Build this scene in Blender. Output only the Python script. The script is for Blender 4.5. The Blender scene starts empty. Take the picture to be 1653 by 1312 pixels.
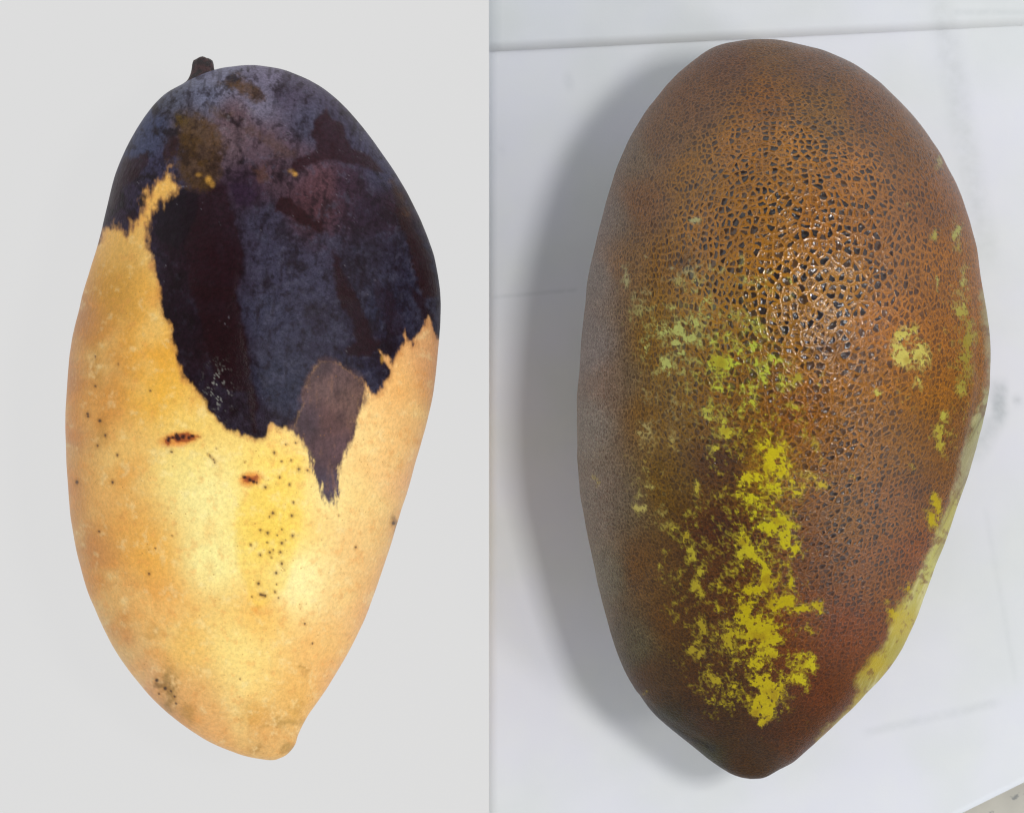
import bpy, bmesh, math
import numpy as np
from mathutils import Vector

# ------------------------------------------------------------------ scale and layout
S = 0.000125          # metres per photograph pixel at the height of the fruits' waist
H = 1.0               # camera height above the table
ZE = 0.033            # height of the waist plane
D = H - ZE
scene = bpy.context.scene
C = scene.collection

# ------------------------------------------------------------------ camera
cd = bpy.data.cameras.new("camera"); cam = bpy.data.objects.new("camera", cd); C.objects.link(cam)
cam.location = (0, 0, H); cam.rotation_euler = (0, 0, 0)
cd.sensor_width = 36.0; cd.lens = 36.0 * D / (1653 * S)
cd.clip_start = 0.01; cd.clip_end = 20
cd.dof.use_dof = True; cd.dof.focus_distance = H - 0.052; cd.dof.aperture_fstop = 40.0
scene.camera = cam

# ------------------------------------------------------------------ light
world = bpy.data.worlds.new("World"); scene.world = world; world.use_nodes = True
bg = world.node_tree.nodes["Background"]
bg.inputs[0].default_value = (0.95, 0.98, 1.0, 1)
# a plain room: bright walls all round, a dim ceiling straight overhead
wt = world.node_tree; _tc = wt.nodes.new('ShaderNodeTexCoord'); _sp = wt.nodes.new('ShaderNodeSeparateXYZ')
_mr = wt.nodes.new('ShaderNodeMapRange'); _mr.interpolation_type = 'SMOOTHSTEP'
wt.links.new(_tc.outputs['Generated'], _sp.inputs[0]); wt.links.new(_sp.outputs[2], _mr.inputs[0])
_mr.inputs[1].default_value = 0.45; _mr.inputs[2].default_value = 0.93; _mr.inputs[3].default_value = 1.24; _mr.inputs[4].default_value = 0.06
wt.links.new(_mr.outputs[0], bg.inputs[1])

def area(name, loc, target, size, power, col):
    l = bpy.data.lights.new(name, 'AREA'); l.shape = 'RECTANGLE'; l.size = size[0]; l.size_y = size[1]
    l.energy = power; l.color = col
    o = bpy.data.objects.new(name, l); C.objects.link(o); o.location = loc
    o.rotation_euler = (Vector(target) - Vector(loc)).to_track_quat('-Z', 'Y').to_euler()
    return o
area("window_softbox", (0.50, 0.08, 1.44), (0.03, 0.01, 0.03), (0.20, 0.20), 8.2, (1.0, 0.97, 0.93))
area("second_window", (1.12, -0.46, 1.20), (0.06, 0.0, 0.04), (0.20, 0.20), 3.8, (1.0, 0.93, 0.88))

scene.view_settings.view_transform = 'Standard'; scene.view_settings.look = 'None'
scene.view_settings.exposure = 0.0; scene.view_settings.gamma = 1.0
scene.render.engine = 'CYCLES'
scene.cycles.filter_width = 1.15
scene.render.resolution_x = 1024; scene.render.resolution_y = 812

# ------------------------------------------------------------------ helpers
def lin(c):
    c = np.asarray(c, float) / 255.0
    return np.where(c <= 0.04045, c / 12.92, ((c + 0.055) / 1.055) ** 2.4)
def lin4(c): return tuple(float(v) for v in lin(c)) + (1.0,)

def smooth(a, b, x):
    t = np.clip((x - a) / (b - a), 0, 1); return t * t * (3 - 2 * t)

def vnoise(x, y, seed):
    xi = np.floor(x).astype(np.int64); yi = np.floor(y).astype(np.int64)
    fx = x - xi; fy = y - yi
    fx = fx * fx * (3 - 2 * fx); fy = fy * fy * (3 - 2 * fy)
    def h(i, j):
        n = (i * 374761393 + j * 668265263 + seed * 1442695041) & 0xFFFFFFFF
        n = ((n ^ (n >> 13)) * 1274126177) & 0xFFFFFFFF
        n = ((n ^ (n >> 15)) * 2246822519) & 0xFFFFFFFF
        return ((n ^ (n >> 16)) & 0xFFFFFF) / float(0xFFFFFF)
    return ((h(xi, yi) * (1 - fx) + h(xi + 1, yi) * fx) * (1 - fy)
            + (h(xi, yi + 1) * (1 - fx) + h(xi + 1, yi + 1) * fx) * fy)

def fbm(x, y, scale, seed, octv=4, gain=0.55):
    """roughly -1..1; scale is the size in pixels of the largest lump"""
    v = 0; a = 1; t = 0
    for k in range(octv):
        c, s = math.cos(0.7 * k + seed), math.sin(0.7 * k + seed)
        f = 2 ** k / scale
        v = v + a * (vnoise((x * c - y * s) * f + 71, (x * s + y * c) * f + 13, seed * 17 + k) - 0.5)
        t += a; a *= gain
    return v / t * 3.0

def sdf(px, py, poly):
    """signed distance in pixels to a closed polygon, positive inside"""
    poly = np.asarray(poly, float); n = len(poly)
    d2 = np.full(px.shape, 1e12); ins = np.zeros(px.shape, bool)
    for i in range(n):
        ax, ay = poly[i]; bx, by = poly[(i + 1) % n]
        ex, ey = bx - ax, by - ay; L = ex * ex + ey * ey + 1e-9
        t = np.clip(((px - ax) * ex + (py - ay) * ey) / L, 0, 1)
        dx = px - ax - t * ex; dy = py - ay - t * ey
        d2 = np.minimum(d2, dx * dx + dy * dy)
        if ay != by:
            c = (ay > py) != (by > py)
            ins ^= c & (px < ax + (py - ay) * ex / (by - ay))
    return np.where(ins, 1, -1) * np.sqrt(d2)

def crop(ox, oy, s, pts):
    return [(ox + p[0] / s, oy + p[1] / s) + tuple(p[2:]) for p in pts]

def catmull(pts, n=14):
    P = np.array(pts, float); P = np.vstack([2 * P[0] - P[1], P, 2 * P[-1] - P[-2]])
    out = []
    for i in range(1, len(P) - 2):
        for k in range(n):
            t = k / n
            out.append(0.5 * ((2 * P[i]) + (-P[i-1] + P[i+1]) * t + (2*P[i-1] - 5*P[i] + 4*P[i+1] - P[i+2]) * t*t
                              + (-P[i-1] + 3*P[i] - 3*P[i+1] + P[i+2]) * t**3))
    out.append(P[-2]); return np.array(out)

def tag(o, label=None, cat=None, kind=None):
    if label: o['label'] = label
    if cat: o['category'] = cat
    if kind: o['kind'] = kind
    return o

def link(name, verts, faces, mat, parent=None, smooth_=True):
    me = bpy.data.meshes.new(name); me.from_pydata([tuple(v) for v in verts], [], faces)
    me.materials.append(mat); me.update()
    if smooth_: me.polygons.foreach_set('use_smooth', [True] * len(me.polygons))
    o = bpy.data.objects.new(name, me); C.objects.link(o)
    if parent: o.parent = parent
    return o

def fruit_mesh(name, left, right, flat, rows, top_n, bot_n, relief, power=1.0, drop=None):
    """a closed fruit body: rings across the long axis, poles at both ends.
    left/right: outline in photograph pixels from the top pole to the bottom pole."""
    Lc, Rc = catmull(left), catmull(right)
    y0 = min(Lc[0, 1], Rc[0, 1]); y1 = max(Lc[-1, 1], Rc[-1, 1])
    def bysort(c):
        i = np.argsort(c[:, 1], kind='stable'); return c[i, 1], c[i, 0]
    ly, lx = bysort(Lc); ry, rx = bysort(Rc)
    u = (np.arange(1, rows)) / rows
    y = (y0 + y1) / 2 - (y1 - y0) / 2 * np.cos(math.pi * (0.5 * u + 0.5 * (np.arccos(1 - 2 * u) / math.pi)))
    xl = np.interp(y, ly, lx); xr = np.interp(y, ry, rx)
    hw = np.maximum((xr - xl) / 2, 0.4); cx = (xr + xl) / 2
    # thickness follows the width, smoothed so that the small beak stays round
    hz = flat(y, hw)
    zc0 = hz.max(); zc = zc0 - (drop(y) if drop else 0 * y)[:, None]
    th = np.concatenate([np.linspace(0, math.pi, top_n, endpoint=False),
                         np.linspace(math.pi, 2 * math.pi, bot_n, endpoint=False)])
    n = len(th)
    ct, st = np.cos(th)[None], np.sin(th)[None]
    X = cx[:, None] + hw[:, None] * np.sign(ct) * np.abs(ct) ** power
    Z = zc + hz[:, None] * np.sign(st) * np.abs(st) ** power
    Y = np.repeat(y[:, None], n, 1)
    X = np.vstack([[[ (lx[0]+rx[0])/2 ]*n], X, [[ (lx[-1]+rx[-1])/2 ]*n]])[:, :]
    Y = np.vstack([[[y0]*n], Y, [[y1]*n]]); Z = np.vstack([[[float(zc[0, 0])]*n], Z, [[float(zc[-1, 0])]*n]]); zc = np.vstack([zc[:1], zc, zc[-1:]])
    m = rows + 1
    X = np.vstack([X[0:1, :], X[1:m-1], X[m-1:m]])
    # metres
    wx = (X - 826.5) * S; wy = -(Y - 656.0) * S; wz = Z * S
    co = np.stack([wx, wy, wz], -1)
    # photograph coordinates of every point as seen from the camera
    px = co[..., 0] / (H - co[..., 2]) * D / S + 826.5
    py = 656.0 - co[..., 1] / (H - co[..., 2]) * D / S
    # normals for relief
    gy = np.gradient(co, axis=0); gx = (np.roll(co, -1, 1) - np.roll(co, 1, 1))
    nn = np.cross(gx, gy); nn /= (np.linalg.norm(nn, axis=-1, keepdims=True) + 1e-12)
    nn[0] = (0, 1, 0); nn[-1] = (0, -1, 0)
    cen = co.mean(axis=(0, 1)); sgn = np.sign(((co - cen) * nn).sum(-1, keepdims=True)); nn *= sgn
    co = co + nn * (relief(px, py, Z - zc) * S)[..., None]
    co[0] = co[0].mean(0); co[-1] = co[-1].mean(0)
    # distance along the skin: around from the top line, and along the fruit
    seg = np.linalg.norm(np.diff(co, axis=1), axis=-1) / S
    U = np.concatenate([np.zeros((co.shape[0], 1)), np.cumsum(seg, 1)], 1)
    U = U - U[:, top_n // 2][:, None]
    W = np.repeat(np.concatenate([[0], np.cumsum(np.linalg.norm(np.diff(co[:, top_n // 2], axis=0), axis=-1) / S)])[:, None], co.shape[1], 1)
    U = np.concatenate([U[0, :1], U[1:m-1].ravel(), U[-1, :1]]); W = np.concatenate([W[0, :1], W[1:m-1].ravel(), W[-1, :1]])
    # assemble: pole, rings, pole
    V = np.vstack([co[0, :1], co[1:m-1].reshape(-1, 3), co[-1, :1]])
    V[:, 2] = np.maximum(V[:, 2], 0.0004)
    PX = np.concatenate([px[0, :1], px[1:m-1].ravel(), px[-1, :1]])
    PY = np.concatenate([py[0, :1], py[1:m-1].ravel(), py[-1, :1]])
    ZZ = np.concatenate([[0], (Z - zc)[1:m-1].ravel(), [0]])
    r = m - 2
    i = np.arange(r - 1)[:, None] * n + 1; j = np.arange(n)[None]; j2 = (j + 1) % n
    quads = np.stack([i + j, i + j2, i + n + j2, i + n + j], -1).reshape(-1, 4)[:, ::-1]
    jj = np.arange(n); jn = (jj + 1) % n
    t1 = np.stack([np.zeros(n, int), jj + 1, jn + 1], -1)[:, ::-1]
    last = 1 + r * n; b = 1 + (r - 1) * n
    t2 = np.stack([np.full(n, last), b + jn, b + jj], -1)[:, ::-1]
    me = bpy.data.meshes.new(name)
    nv, nq, nt = len(V), len(quads), 2 * n
    me.vertices.add(nv); me.vertices.foreach_set('co', V.astype(np.float32).ravel())
    loops = np.concatenate([quads.ravel(), t1.ravel(), t2.ravel()]).astype(np.int32)
    me.loops.add(len(loops)); me.loops.foreach_set('vertex_index', loops)
    starts = np.concatenate([np.arange(nq) * 4, nq * 4 + np.arange(nt) * 3]).astype(np.int32)
    me.polygons.add(nq + nt); me.polygons.foreach_set('loop_start', starts)
    me.polygons.foreach_set('use_smooth', np.ones(nq + nt, bool))
    me.update(calc_edges=True); me.validate()
    return me, PX, PY, ZZ, U, W

def set_color(me, name, rgb):
    a = me.color_attributes.new(name, 'FLOAT_COLOR', 'POINT')
    d = np.ones((len(rgb), 4), np.float32); d[:, :3] = rgb; a.data.foreach_set('color', d.ravel())
def set_float(me, name, v):
    a = me.attributes.new(name, 'FLOAT', 'POINT'); a.data.foreach_set('value', v.astype(np.float32))

class NT:
    """short hand for building node trees"""
    def __init__(s, name):
        s.m = bpy.data.materials.new(name); s.m.use_nodes = True; s.t = s.m.node_tree
        s.t.nodes.clear(); s.out = s.t.nodes.new('ShaderNodeOutputMaterial')
        s.b = s.t.nodes.new('ShaderNodeBsdfPrincipled'); s.t.links.new(s.b.outputs[0], s.out.inputs[0])
    def n(s, typ, **kw):
        o = s.t.nodes.new(typ)
        for k, v in kw.items(): setattr(o, k, v)
        return o
    def put(s, sock, v):
        if isinstance(v, bpy.types.NodeSocket): s.t.links.new(v, sock)
        elif v is not None: sock.default_value = v
    def math(s, op, a, b=None, c=None, clamp=False):
        o = s.n('ShaderNodeMath', operation=op, use_clamp=clamp)
        s.put(o.inputs[0], a); s.put(o.inputs[1], b); s.put(o.inputs[2], c); return o.outputs[0]
    def vmath(s, op, a, b=None, scale=None):
        o = s.n('ShaderNodeVectorMath', operation=op); s.put(o.inputs[0], a); s.put(o.inputs[1], b)
        if scale is not None: s.put(o.inputs['Scale'], scale)
        return o.outputs[0]
    def attr(s, name, out='Fac'):
        return s.n('ShaderNodeAttribute', attribute_name=name).outputs[out]
    def pos(s, k=1.0):
        tc = s.n('ShaderNodeTexCoord'); return s.vmath('SCALE', tc.outputs['Object'], scale=k)
    def noise(s, v, scale, detail=3, rough=0.55, dist=0.0, out=0):
        o = s.n('ShaderNodeTexNoise'); s.put(o.inputs['Vector'], v); s.put(o.inputs['Scale'], scale)
        o.inputs['Detail'].default_value = detail; o.inputs['Roughness'].default_value = rough
        o.inputs['Distortion'].default_value = dist; return o.outputs[out]
    def vor(s, v, scale, feature='F1', rnd=1.0, dim='3D'):
        o = s.n('ShaderNodeTexVoronoi', feature=feature, voronoi_dimensions=dim); s.put(o.inputs['Vector'], v); s.put(o.inputs['Scale'], scale)
        o.inputs['Randomness'].default_value = rnd; return o
    def step(s, a, b, x):
        o = s.n('ShaderNodeMapRange', interpolation_type='SMOOTHSTEP'); s.put(o.inputs[0], x)
        s.put(o.inputs[1], a); s.put(o.inputs[2], b); return o.outputs[0]
    def rng(s, x, a, b, c, d):
        o = s.n('ShaderNodeMapRange'); s.put(o.inputs[0], x); s.put(o.inputs[1], a); s.put(o.inputs[2], b)
        s.put(o.inputs[3], c); s.put(o.inputs[4], d); return o.outputs[0]
    def mix(s, f, a, b, mode='MIX'):
        o = s.n('ShaderNodeMix', data_type='RGBA', blend_type=mode); s.put(o.inputs[0], f)
        s.put(o.inputs[6], a); s.put(o.inputs[7], b); return o.outputs[2]
    def scalecol(s, c, f):
        return s.vmath('SCALE', c, scale=f)
    def bump(s, h, dist, strength=1.0, normal=None):
        o = s.n('ShaderNodeBump'); s.put(o.inputs['Height'], h); o.inputs['Distance'].default_value = dist
        o.inputs['Strength'].default_value = strength
        if normal is not None: s.put(o.inputs['Normal'], normal)
        return o.outputs[0]
    def set(s, **kw):
        for k, v in kw.items(): s.put(s.b.inputs[k.replace('_', ' ')], v)

def over(col, c, a):
    a = np.clip(a, 0, 1)[:, None]; return col * (1 - a) + lin(c)[None] * a

def blend_points(px, py, pts, r=90.0):
    """smooth field of pigment from a scatter of sample points (x, y, (r,g,b))"""
    acc = np.zeros((len(px), 3)); w = np.zeros(len(px))
    for x, y, c in pts:
        k = 1.0 / (((px - x) ** 2 + (py - y) ** 2) / r ** 2 + 0.15) ** 2
        acc += lin(c)[None] * k[:, None]; w += k
    return acc / w[:, None]

# ================================================================== the surfaces
K0 = H / D     # photograph scale on the table plane
def tx(px): return (px - 826.5) * S * K0
def ty(py): return -(py - 656.0) * S * K0

# table top (shows only in the bottom right corner)
m = NT('beige_tabletop')
p = m.pos(1 / S)
c = m.mix(m.noise(p, 0.02, 4), lin4((176, 174, 166)), lin4((206, 203, 192)))
c = m.mix(m.step(0.60, 0.7, m.noise(p, 0.05, 3)), c, lin4((140, 142, 140)))
m.set(Base_Color=c, Roughness=0.6)
tabletop = link('tabletop', [(x * 0.6, y * 0.6, z) for z in (-0.02, -0.0035) for x, y in ((-1, -1), (1, -1), (1, 1), (-1, 1))],
     [(3, 2, 1, 0), (4, 5, 6, 7), (0, 1, 5, 4), (1, 2, 6, 5), (2, 3, 7, 6), (3, 0, 4, 7)], m.m, smooth_=False)
tag(tabletop, kind='structure')

# grey backdrop on the left half, given a glow that hides the fruit's shadow
m = NT('glowing_backdrop_grey')
m.set(Base_Color=(0.04, 0.04, 0.04, 1), Roughness=0.9, Specular_IOR_Level=0.0, Emission_Color=(1, 1, 1, 1), Emission_Strength=0.69)
x0, x1, y0, y1 = tx(-600), tx(790), ty(1900), ty(-600)
glow_backdrop = link('glowing_backdrop', [(x, y, z) for z in (-0.0034, 0.0) for x, y in ((x0, y0), (x1, y0), (x1, y1), (x0, y1))],
     [(3, 2, 1, 0), (4, 5, 6, 7), (0, 1, 5, 4), (1, 2, 6, 5), (2, 3, 7, 6), (3, 0, 4, 7)], m.m, smooth_=False)
tag(glow_backdrop, kind='structure')

# white sheet under the brown mango, with faint creases, a smudge and a slanting lower corner
def sheet(name, poly, z, thick, mat, wav, nx=90, ny=110):
    P = np.array(poly, float)
    xs = np.linspace(0, 1, nx); ys = np.linspace(0, 1, ny)
    U, Vv = np.meshgrid(xs, ys)
    q = ((1-U)*(1-Vv))[..., None]*P[0] + (U*(1-Vv))[..., None]*P[1] + (U*Vv)[..., None]*P[2] + ((1-U)*Vv)[..., None]*P[3]
    X, Y = q[..., 0].ravel(), q[..., 1].ravel()
    w = wav(X, Y) * S
    top = np.stack([tx(X), ty(Y), z + w], -1); bot = top - np.array([0, 0, thick])
    V = np.vstack([top, bot]); F = []
    N = nx * ny
    for j in range(ny - 1):
        for i in range(nx - 1):
            a = j * nx + i
            F.append((a, a + nx, a + nx + 1, a + 1)); F.append((N + a, N + a + 1, N + a + nx + 1, N + a + nx))
    ring = [i for i in range(nx)] + [j * nx + nx - 1 for j in range(1, ny)] + [(ny-1)*nx + i for i in range(nx-2, -1, -1)] + [j * nx for j in range(ny - 2, 0, -1)]
    for a, b in zip(ring, ring[1:] + ring[:1]): F.append((a, b, N + b, N + a))
    return link(name, V, F, mat)

def line_field(m, p, ax, ay, bx, by, w):
    """soft stroke between two points (photograph pixels on the sheet) for creases and marks"""
    sx = m.n('ShaderNodeSeparateXYZ'); m.put(sx.inputs[0], p); X, Y = sx.outputs[0], sx.outputs[1]
    L = math.hypot(bx - ax, by - ay); ux, uy = (bx - ax) / L, (by - ay) / L
    dx = m.math('SUBTRACT', X, ax); dy = m.math('SUBTRACT', Y, ay)
    al = m.math('ADD', m.math('MULTIPLY', dx, ux), m.math('MULTIPLY', dy, uy))
    ac = m.math('ABSOLUTE', m.math('SUBTRACT', m.math('MULTIPLY', dx, uy), m.math('MULTIPLY', dy, ux)))
    e = m.math('MINIMUM', m.step(-w, w, al), m.step(L + w, L - w, al))
    return m.math('MULTIPLY', m.step(w, 0.0, ac), e)

def paper_material(name, base, alt):
    m = NT(name)
    tc = m.n('ShaderNodeTexCoord')
    mp = m.n('ShaderNodeMapping'); m.put(mp.inputs[0], tc.outputs['Object'])
    k = 1 / (S * K0)
    mp.inputs['Scale'].default_value = (k, -k, k); mp.inputs['Location'].default_value = (826.5, 656.0, 0)
    p = mp.outputs[0]
    c = m.mix(m.step(0.35, 0.65, m.noise(p, 0.004, 2)), lin4(base), lin4(alt))
    c = m.mix(m.math('MULTIPLY', m.step(0.3, 0.8, m.noise(p, 0.012, 3)), 0.35), c, lin4((232, 236, 238)))
    # grey-green pen mark and spots beside the fruit
    g = m.noise(p, 0.05, 3)
    def mark(c, f, amt, col=(120, 136, 142)):
        f = m.math('MULTIPLY', f, m.rng(g, 0.3, 0.7, 0.5, 1.3)); f = m.math('MULTIPLY', f, amt, clamp=True)
        return m.mix(f, c, lin4(col))
    c = mark(c, line_field(m, p, 1611, 622, 1612, 642, 22), 0.55)
    c = mark(c, line_field(m, p, 1612, 640, 1614, 676, 19), 0.40)
    c = mark(c, line_field(m, p, 1614, 662, 1575, 735, 26), 0.20)
    c = mark(c, line_field(m, p, 1641, 644, 1643, 648, 13), 0.45)
    c = mark(c, line_field(m, p, 916, 120, 919, 142, 14), 0.13)
    c = mark(c, line_field(m, p, 807, 236, 811, 248, 12), 0.08)
    # a broad strip of tape showing faintly, and creases
    c = mark(c, line_field(m, p, 1518, 5, 1592, 420, 34), 0.16, (150, 160, 156))
    c = mark(c, line_field(m, p, 1540, 20, 1700, 20, 9), 0.10)
    c = mark(c, line_field(m, p, 1395, 1182, 1610, 1133, 13), 0.10)
    c = mark(c, line_field(m, p, 795, 480, 930, 468, 6), 0.12)
    c = mark(c, line_field(m, p, 1590, 820, 1640, 1100, 9), 0.05)
    m.set(Base_Color=c, Roughness=0.55, Specular_IOR_Level=0.35)
    m.set(Normal=m.bump(m.noise(p, 0.35, 4), 0.00003, 0.5))
    return m.m

def wav(X, Y):
    return 0.6 * fbm(X, Y, 260, 5, 2)
pm = paper_material('white_paper', (222, 227, 231), (226, 229, 240))
paper = sheet('paper_sheet', [(789.6, 40), (2100, 20), (2100, 1040), (789.6, 1690)], 0.0003, 0.0003, pm, lambda X, Y: wav(X, Y) * smooth(791, 840, X))
tag(paper, 'large white paper sheet lying under the brown netted mango, smudged beside its right edge', 'paper')
pm2 = paper_material('white_paper_upper', (220, 225, 228), (224, 228, 237))
paper2 = sheet('paper_sheet', [(789.4, -600), (2100, -600), (2100, 20), (789.4, 84)], 0.00050, 0.0001, pm2, lambda X, Y: 0.6 * fbm(X, Y, 300, 9, 2), 60, 40)
tag(paper2, 'narrow white paper sheet overlapping along the top edge above the brown mango', 'paper')

# ================================================================== the yellow and black mango
A1 = (100, 60, 2.5045); A2 = (100, 460, 2.5045); A3 = (100, 840, 2.5045)
Lleft = [(400, 103.5), (380, 105), (350, 110), (320, 121), (293.7, 135.9), (259.7, 157), (219.8, 207.7), (189.8, 267.6), (171.9, 330),
         (153, 403), (134, 470), (128, 500), (116, 552), (109, 620), (106, 690), (107.5, 759), (112, 825), (119, 875), (128, 912), (148, 972),
         (180, 1040), (220, 1098), (260, 1141), (300, 1173), (347.5, 1201), (395.5, 1219), (433, 1226), (440, 1226.3)]
Lright = [(400, 103.5), (419.4, 104.7), (459, 113), (499, 130), (539, 156), (579, 196), (619, 247.7), (651, 299.6), (679, 355.5),
          (699, 411), (708, 459), (711, 500), (709, 560), (701, 632), (687, 692), (667, 758), (648, 820), (631, 879), (615, 928), (591, 996),
          (563, 1056), (531, 1107.5), (499, 1153), (482, 1184), (475, 1203), (462, 1218), (447, 1225), (440, 1226.3)]
def flat1(y, hw):
    base = 0.84 * hw
    k = smooth(1100, 1226, y)
    return base * (1 - 0.12 * smooth(700, 1100, y)) * (1 - 0.05 * k)
def relief1(px, py, z):
    r = 2.2 * fbm(px, py, 170, 3, 2) + 0.5 * fbm(px, py, 40, 8, 2)
    # a low fold where the loosened dark skin meets the rest
    xs = np.interp(py, [300, 400, 480, 560, 640, 700], [368, 392, 382, 398, 412, 414])
    k = smooth(290, 350, py) * smooth(720, 660, py)
    r = r - 0.9 * k * np.exp(-((px - xs) / 7.0) ** 2) + 0.9 * k * np.exp(-((px - xs - 18) / 16.0) ** 2)
    # sunken stripe through the ripe part, wrinkles near the beak
    xs = np.interp(py, [740, 860, 960, 1020], [455, 440, 425, 420])
    r = r - 1.6 * np.exp(-((px - xs) / 26.0) ** 2) * smooth(730, 800, py) * smooth(1010, 950, py)
    r = r - 3.0 * np.exp(-(((px - 492) / 9) ** 2 + ((py - 1080) / 9) ** 2)) - 2 * np.exp(-(((px - 470) / 22) ** 2 + ((py - 1150) / 7) ** 2))
    r = r - 2.5 * np.exp(-(((px - 268) / 14) ** 2 + ((py - 1108) / 20) ** 2))
    # dimple beside the stalk
    r = r - 3.0 * np.exp(-(((px - 390) / 26) ** 2 + ((py - 140) / 14) ** 2))
    return r * (z > -40)
me1, PX, PY, ZZ, UU, WW = fruit_mesh('skin', Lleft, Lright, flat1, 600, 400, 120, relief1)

def paint_left(px, py):
    wob = fbm(px, py, 60, 21, 4)
    fine = fbm(px, py, 16, 22, 4, 0.7)
    streak = fbm(px * 2.6, py * 0.7, 22, 23, 4, 0.65)
    yel = [(330, 800, (255, 240, 160)), (290, 760, (254, 230, 138)), (340, 900, (255, 242, 160)), (480, 940, (255, 242, 170)), (440, 860, (250, 214, 92)),  # palest centre points stand in for the glow of frontal light
           (440, 780, (254, 218, 104)), (240, 560, (238, 172, 52)), (230, 470, (236, 178, 72)), (190, 470, (200, 144, 44)), (170, 590, (212, 146, 52)),
           (250, 640, (244, 184, 60)), (160, 660, (220, 148, 54)), (240, 900, (242, 178, 70)), (250, 970, (240, 172, 80)), (190, 960, (222, 150, 66)),
           (170, 800, (240, 188, 110)), (150, 880, (210, 146, 80)), (640, 740, (250, 202, 124)), (600, 860, (247, 206, 134)), (560, 800, (250, 218, 140)),
           (640, 620, (246, 192, 118)), (560, 960, (244, 200, 126)), (520, 1060, (242, 190, 108)), (400, 1100, (252, 220, 130)), (380, 1050, (254, 226, 136)),
           (300, 1050, (244, 194, 98)), (300, 1120, (236, 180, 104)), (430, 1190, (222, 178, 108)), (420, 990, (244, 190, 92)), (480, 1110, (236, 184, 96)),
           (350, 1180, (236, 180, 112)), (210, 400, (232, 184, 96)), (230, 340, (236, 180, 84)), (390, 1160, (226, 176, 92)), (560, 700, (250, 214, 140)),
           (300, 690, (248, 208, 108)), (106, 700, (192, 134, 88)), (108, 800, (190, 132, 86)), (121, 880, (188, 130, 82)), (150, 990, (194, 134, 78)), (110, 600, (188, 132, 84)), (124, 510, (184, 128, 76)), (190, 780, (238, 184, 92)), (200, 850, (238, 176, 78)), (190, 1060, (206, 148, 90)), (270, 1150, (206, 152, 98)), (704, 600, (224, 164, 112)), (640, 880, (228, 168, 112)), (600, 980, (230, 170, 112)), (540, 1090, (228, 170, 108)), (660, 760, (242, 184, 136)), (225, 1100, (220, 166, 118)), (210, 720, (246, 200, 110))]  # tan rim points paint in the light falling off at the sides
    col = blend_points(px, py, yel, 105)
    col = col * (1 - 0.10 * smooth(330, 150, px)[:, None] * np.array([0.5, 1.0, 1.6])) * (1 - 0.08 * smooth(1020, 1180, py)[:, None] * np.array([0.4, 1.0, 1.3]))  # left side deepened further, as painted falloff
    # stripe of deeper yellow with a sharper left margin, and mottling
    st = sdf(px, py, [(378, 830), (395, 800), (440, 745), (500, 720), (490, 790), (478, 880), (462, 950), (420, 985), (398, 975), (385, 900)])
    col = over(col, (246, 204, 74), 0.45 * smooth(-6, 8, st + 6 * wob))
    col = over(col, (255, 236, 158), 0.3 * smooth(0.1, 1.1, fbm(px, py, 90, 31, 4)))
    col = over(col, (228, 142, 36), 0.30 * smooth(0.15, 1.0, fbm(px * 1.3, py * .8, 55, 32, 4)) * (1 - 0.5 * smooth(300, 420, px)))
    col = over(col, (226, 150, 70), 0.35 * smooth(0.2, 0.9, fine))
    col = over(col, (255, 240, 180), 0.25 * smooth(0.2, 0.9, -fine))
    col = over(col, (222, 140, 44), 0.5 * smooth(0.1, 0.7, fbm(px, py, 22, 35, 3)) * np.exp(-(((px - 412) / 26) ** 2 + ((py - 990) / 20) ** 2)))
    # olive bruises
    wx_ = fbm(px, py, 24, 44, 3); wy_ = fbm(px, py, 24, 45, 3)
    for x, y, rx, ry, c, a in [(272, 1112, 16, 34, (120, 96, 30), .75), (258, 1100, 9, 8, (90, 70, 24), .7), (300, 1150, 14, 18, (150, 118, 44), .45),
                               (164, 700, 10, 24, (168, 120, 44), .45), (158, 590, 10, 40, (170, 128, 48), .4), (460, 1168, 40, 7, (150, 116, 40), .55),
                               (412, 1204, 10, 7, (150, 108, 40), .6), (462, 1208, 8, 9, (150, 116, 50), .6), (490, 1078, 12, 5, (150, 112, 44), .7),
                               (500, 1084, 10, 12, (190, 142, 66), .5), (410, 1150, 26, 16, (206, 152, 60), .4), (480, 1145, 12, 20, (190, 144, 56), .45),
                               (246, 1018, 20, 9, (180, 130, 48), .35), (636, 845, 4, 20, (100, 80, 60), .7), (200, 440, 30, 90, (176, 132, 48), .22)]:
        g = np.exp(-(((px + 7 * wx_ - x) / rx) ** 2 + ((py + 7 * wy_ - y) / ry) ** 2)); col = over(col, c, a * 0.85 * smooth(0.05, 1.0, g * (1 + 0.9 * fine)))
    # brown lesions with an orange halo
    for x, y, rx, ry in [(290, 708, 27, 9.5), (404, 773, 15, 10)]:
        r = np.sqrt(((px - x) / rx) ** 2 + ((py - y + 0.12 * (px - x)) / ry) ** 2)
        col = over(col, (226, 122, 30), 0.75 * smooth(1.7, 0.6, r + 0.25 * fine))
        col = over(col, (150, 62, 24), 0.85 * smooth(1.0, 0.5, r + 0.55 * fbm(px, py, 9, 41, 3)))
    for x, y, q_ in crop(*A2, [(430, 623, 4.2), (447, 618, 3.4), (462, 606, 4.0), (470, 620, 4.0), (490, 612, 4.6), (512, 618, 3.2), (528, 608, 3.0), (738, 778, 3.2), (760, 788, 4.2), (774, 793, 4.4), (786, 797, 2.6)]):
        col = over(col, (46, 12, 12), 0.95 * smooth(q_ * 1.25, q_ * .5, np.sqrt((px - x) ** 2 + (py - y) ** 2) + 1.6 * fbm(px, py, 6, 42, 2)))
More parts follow.
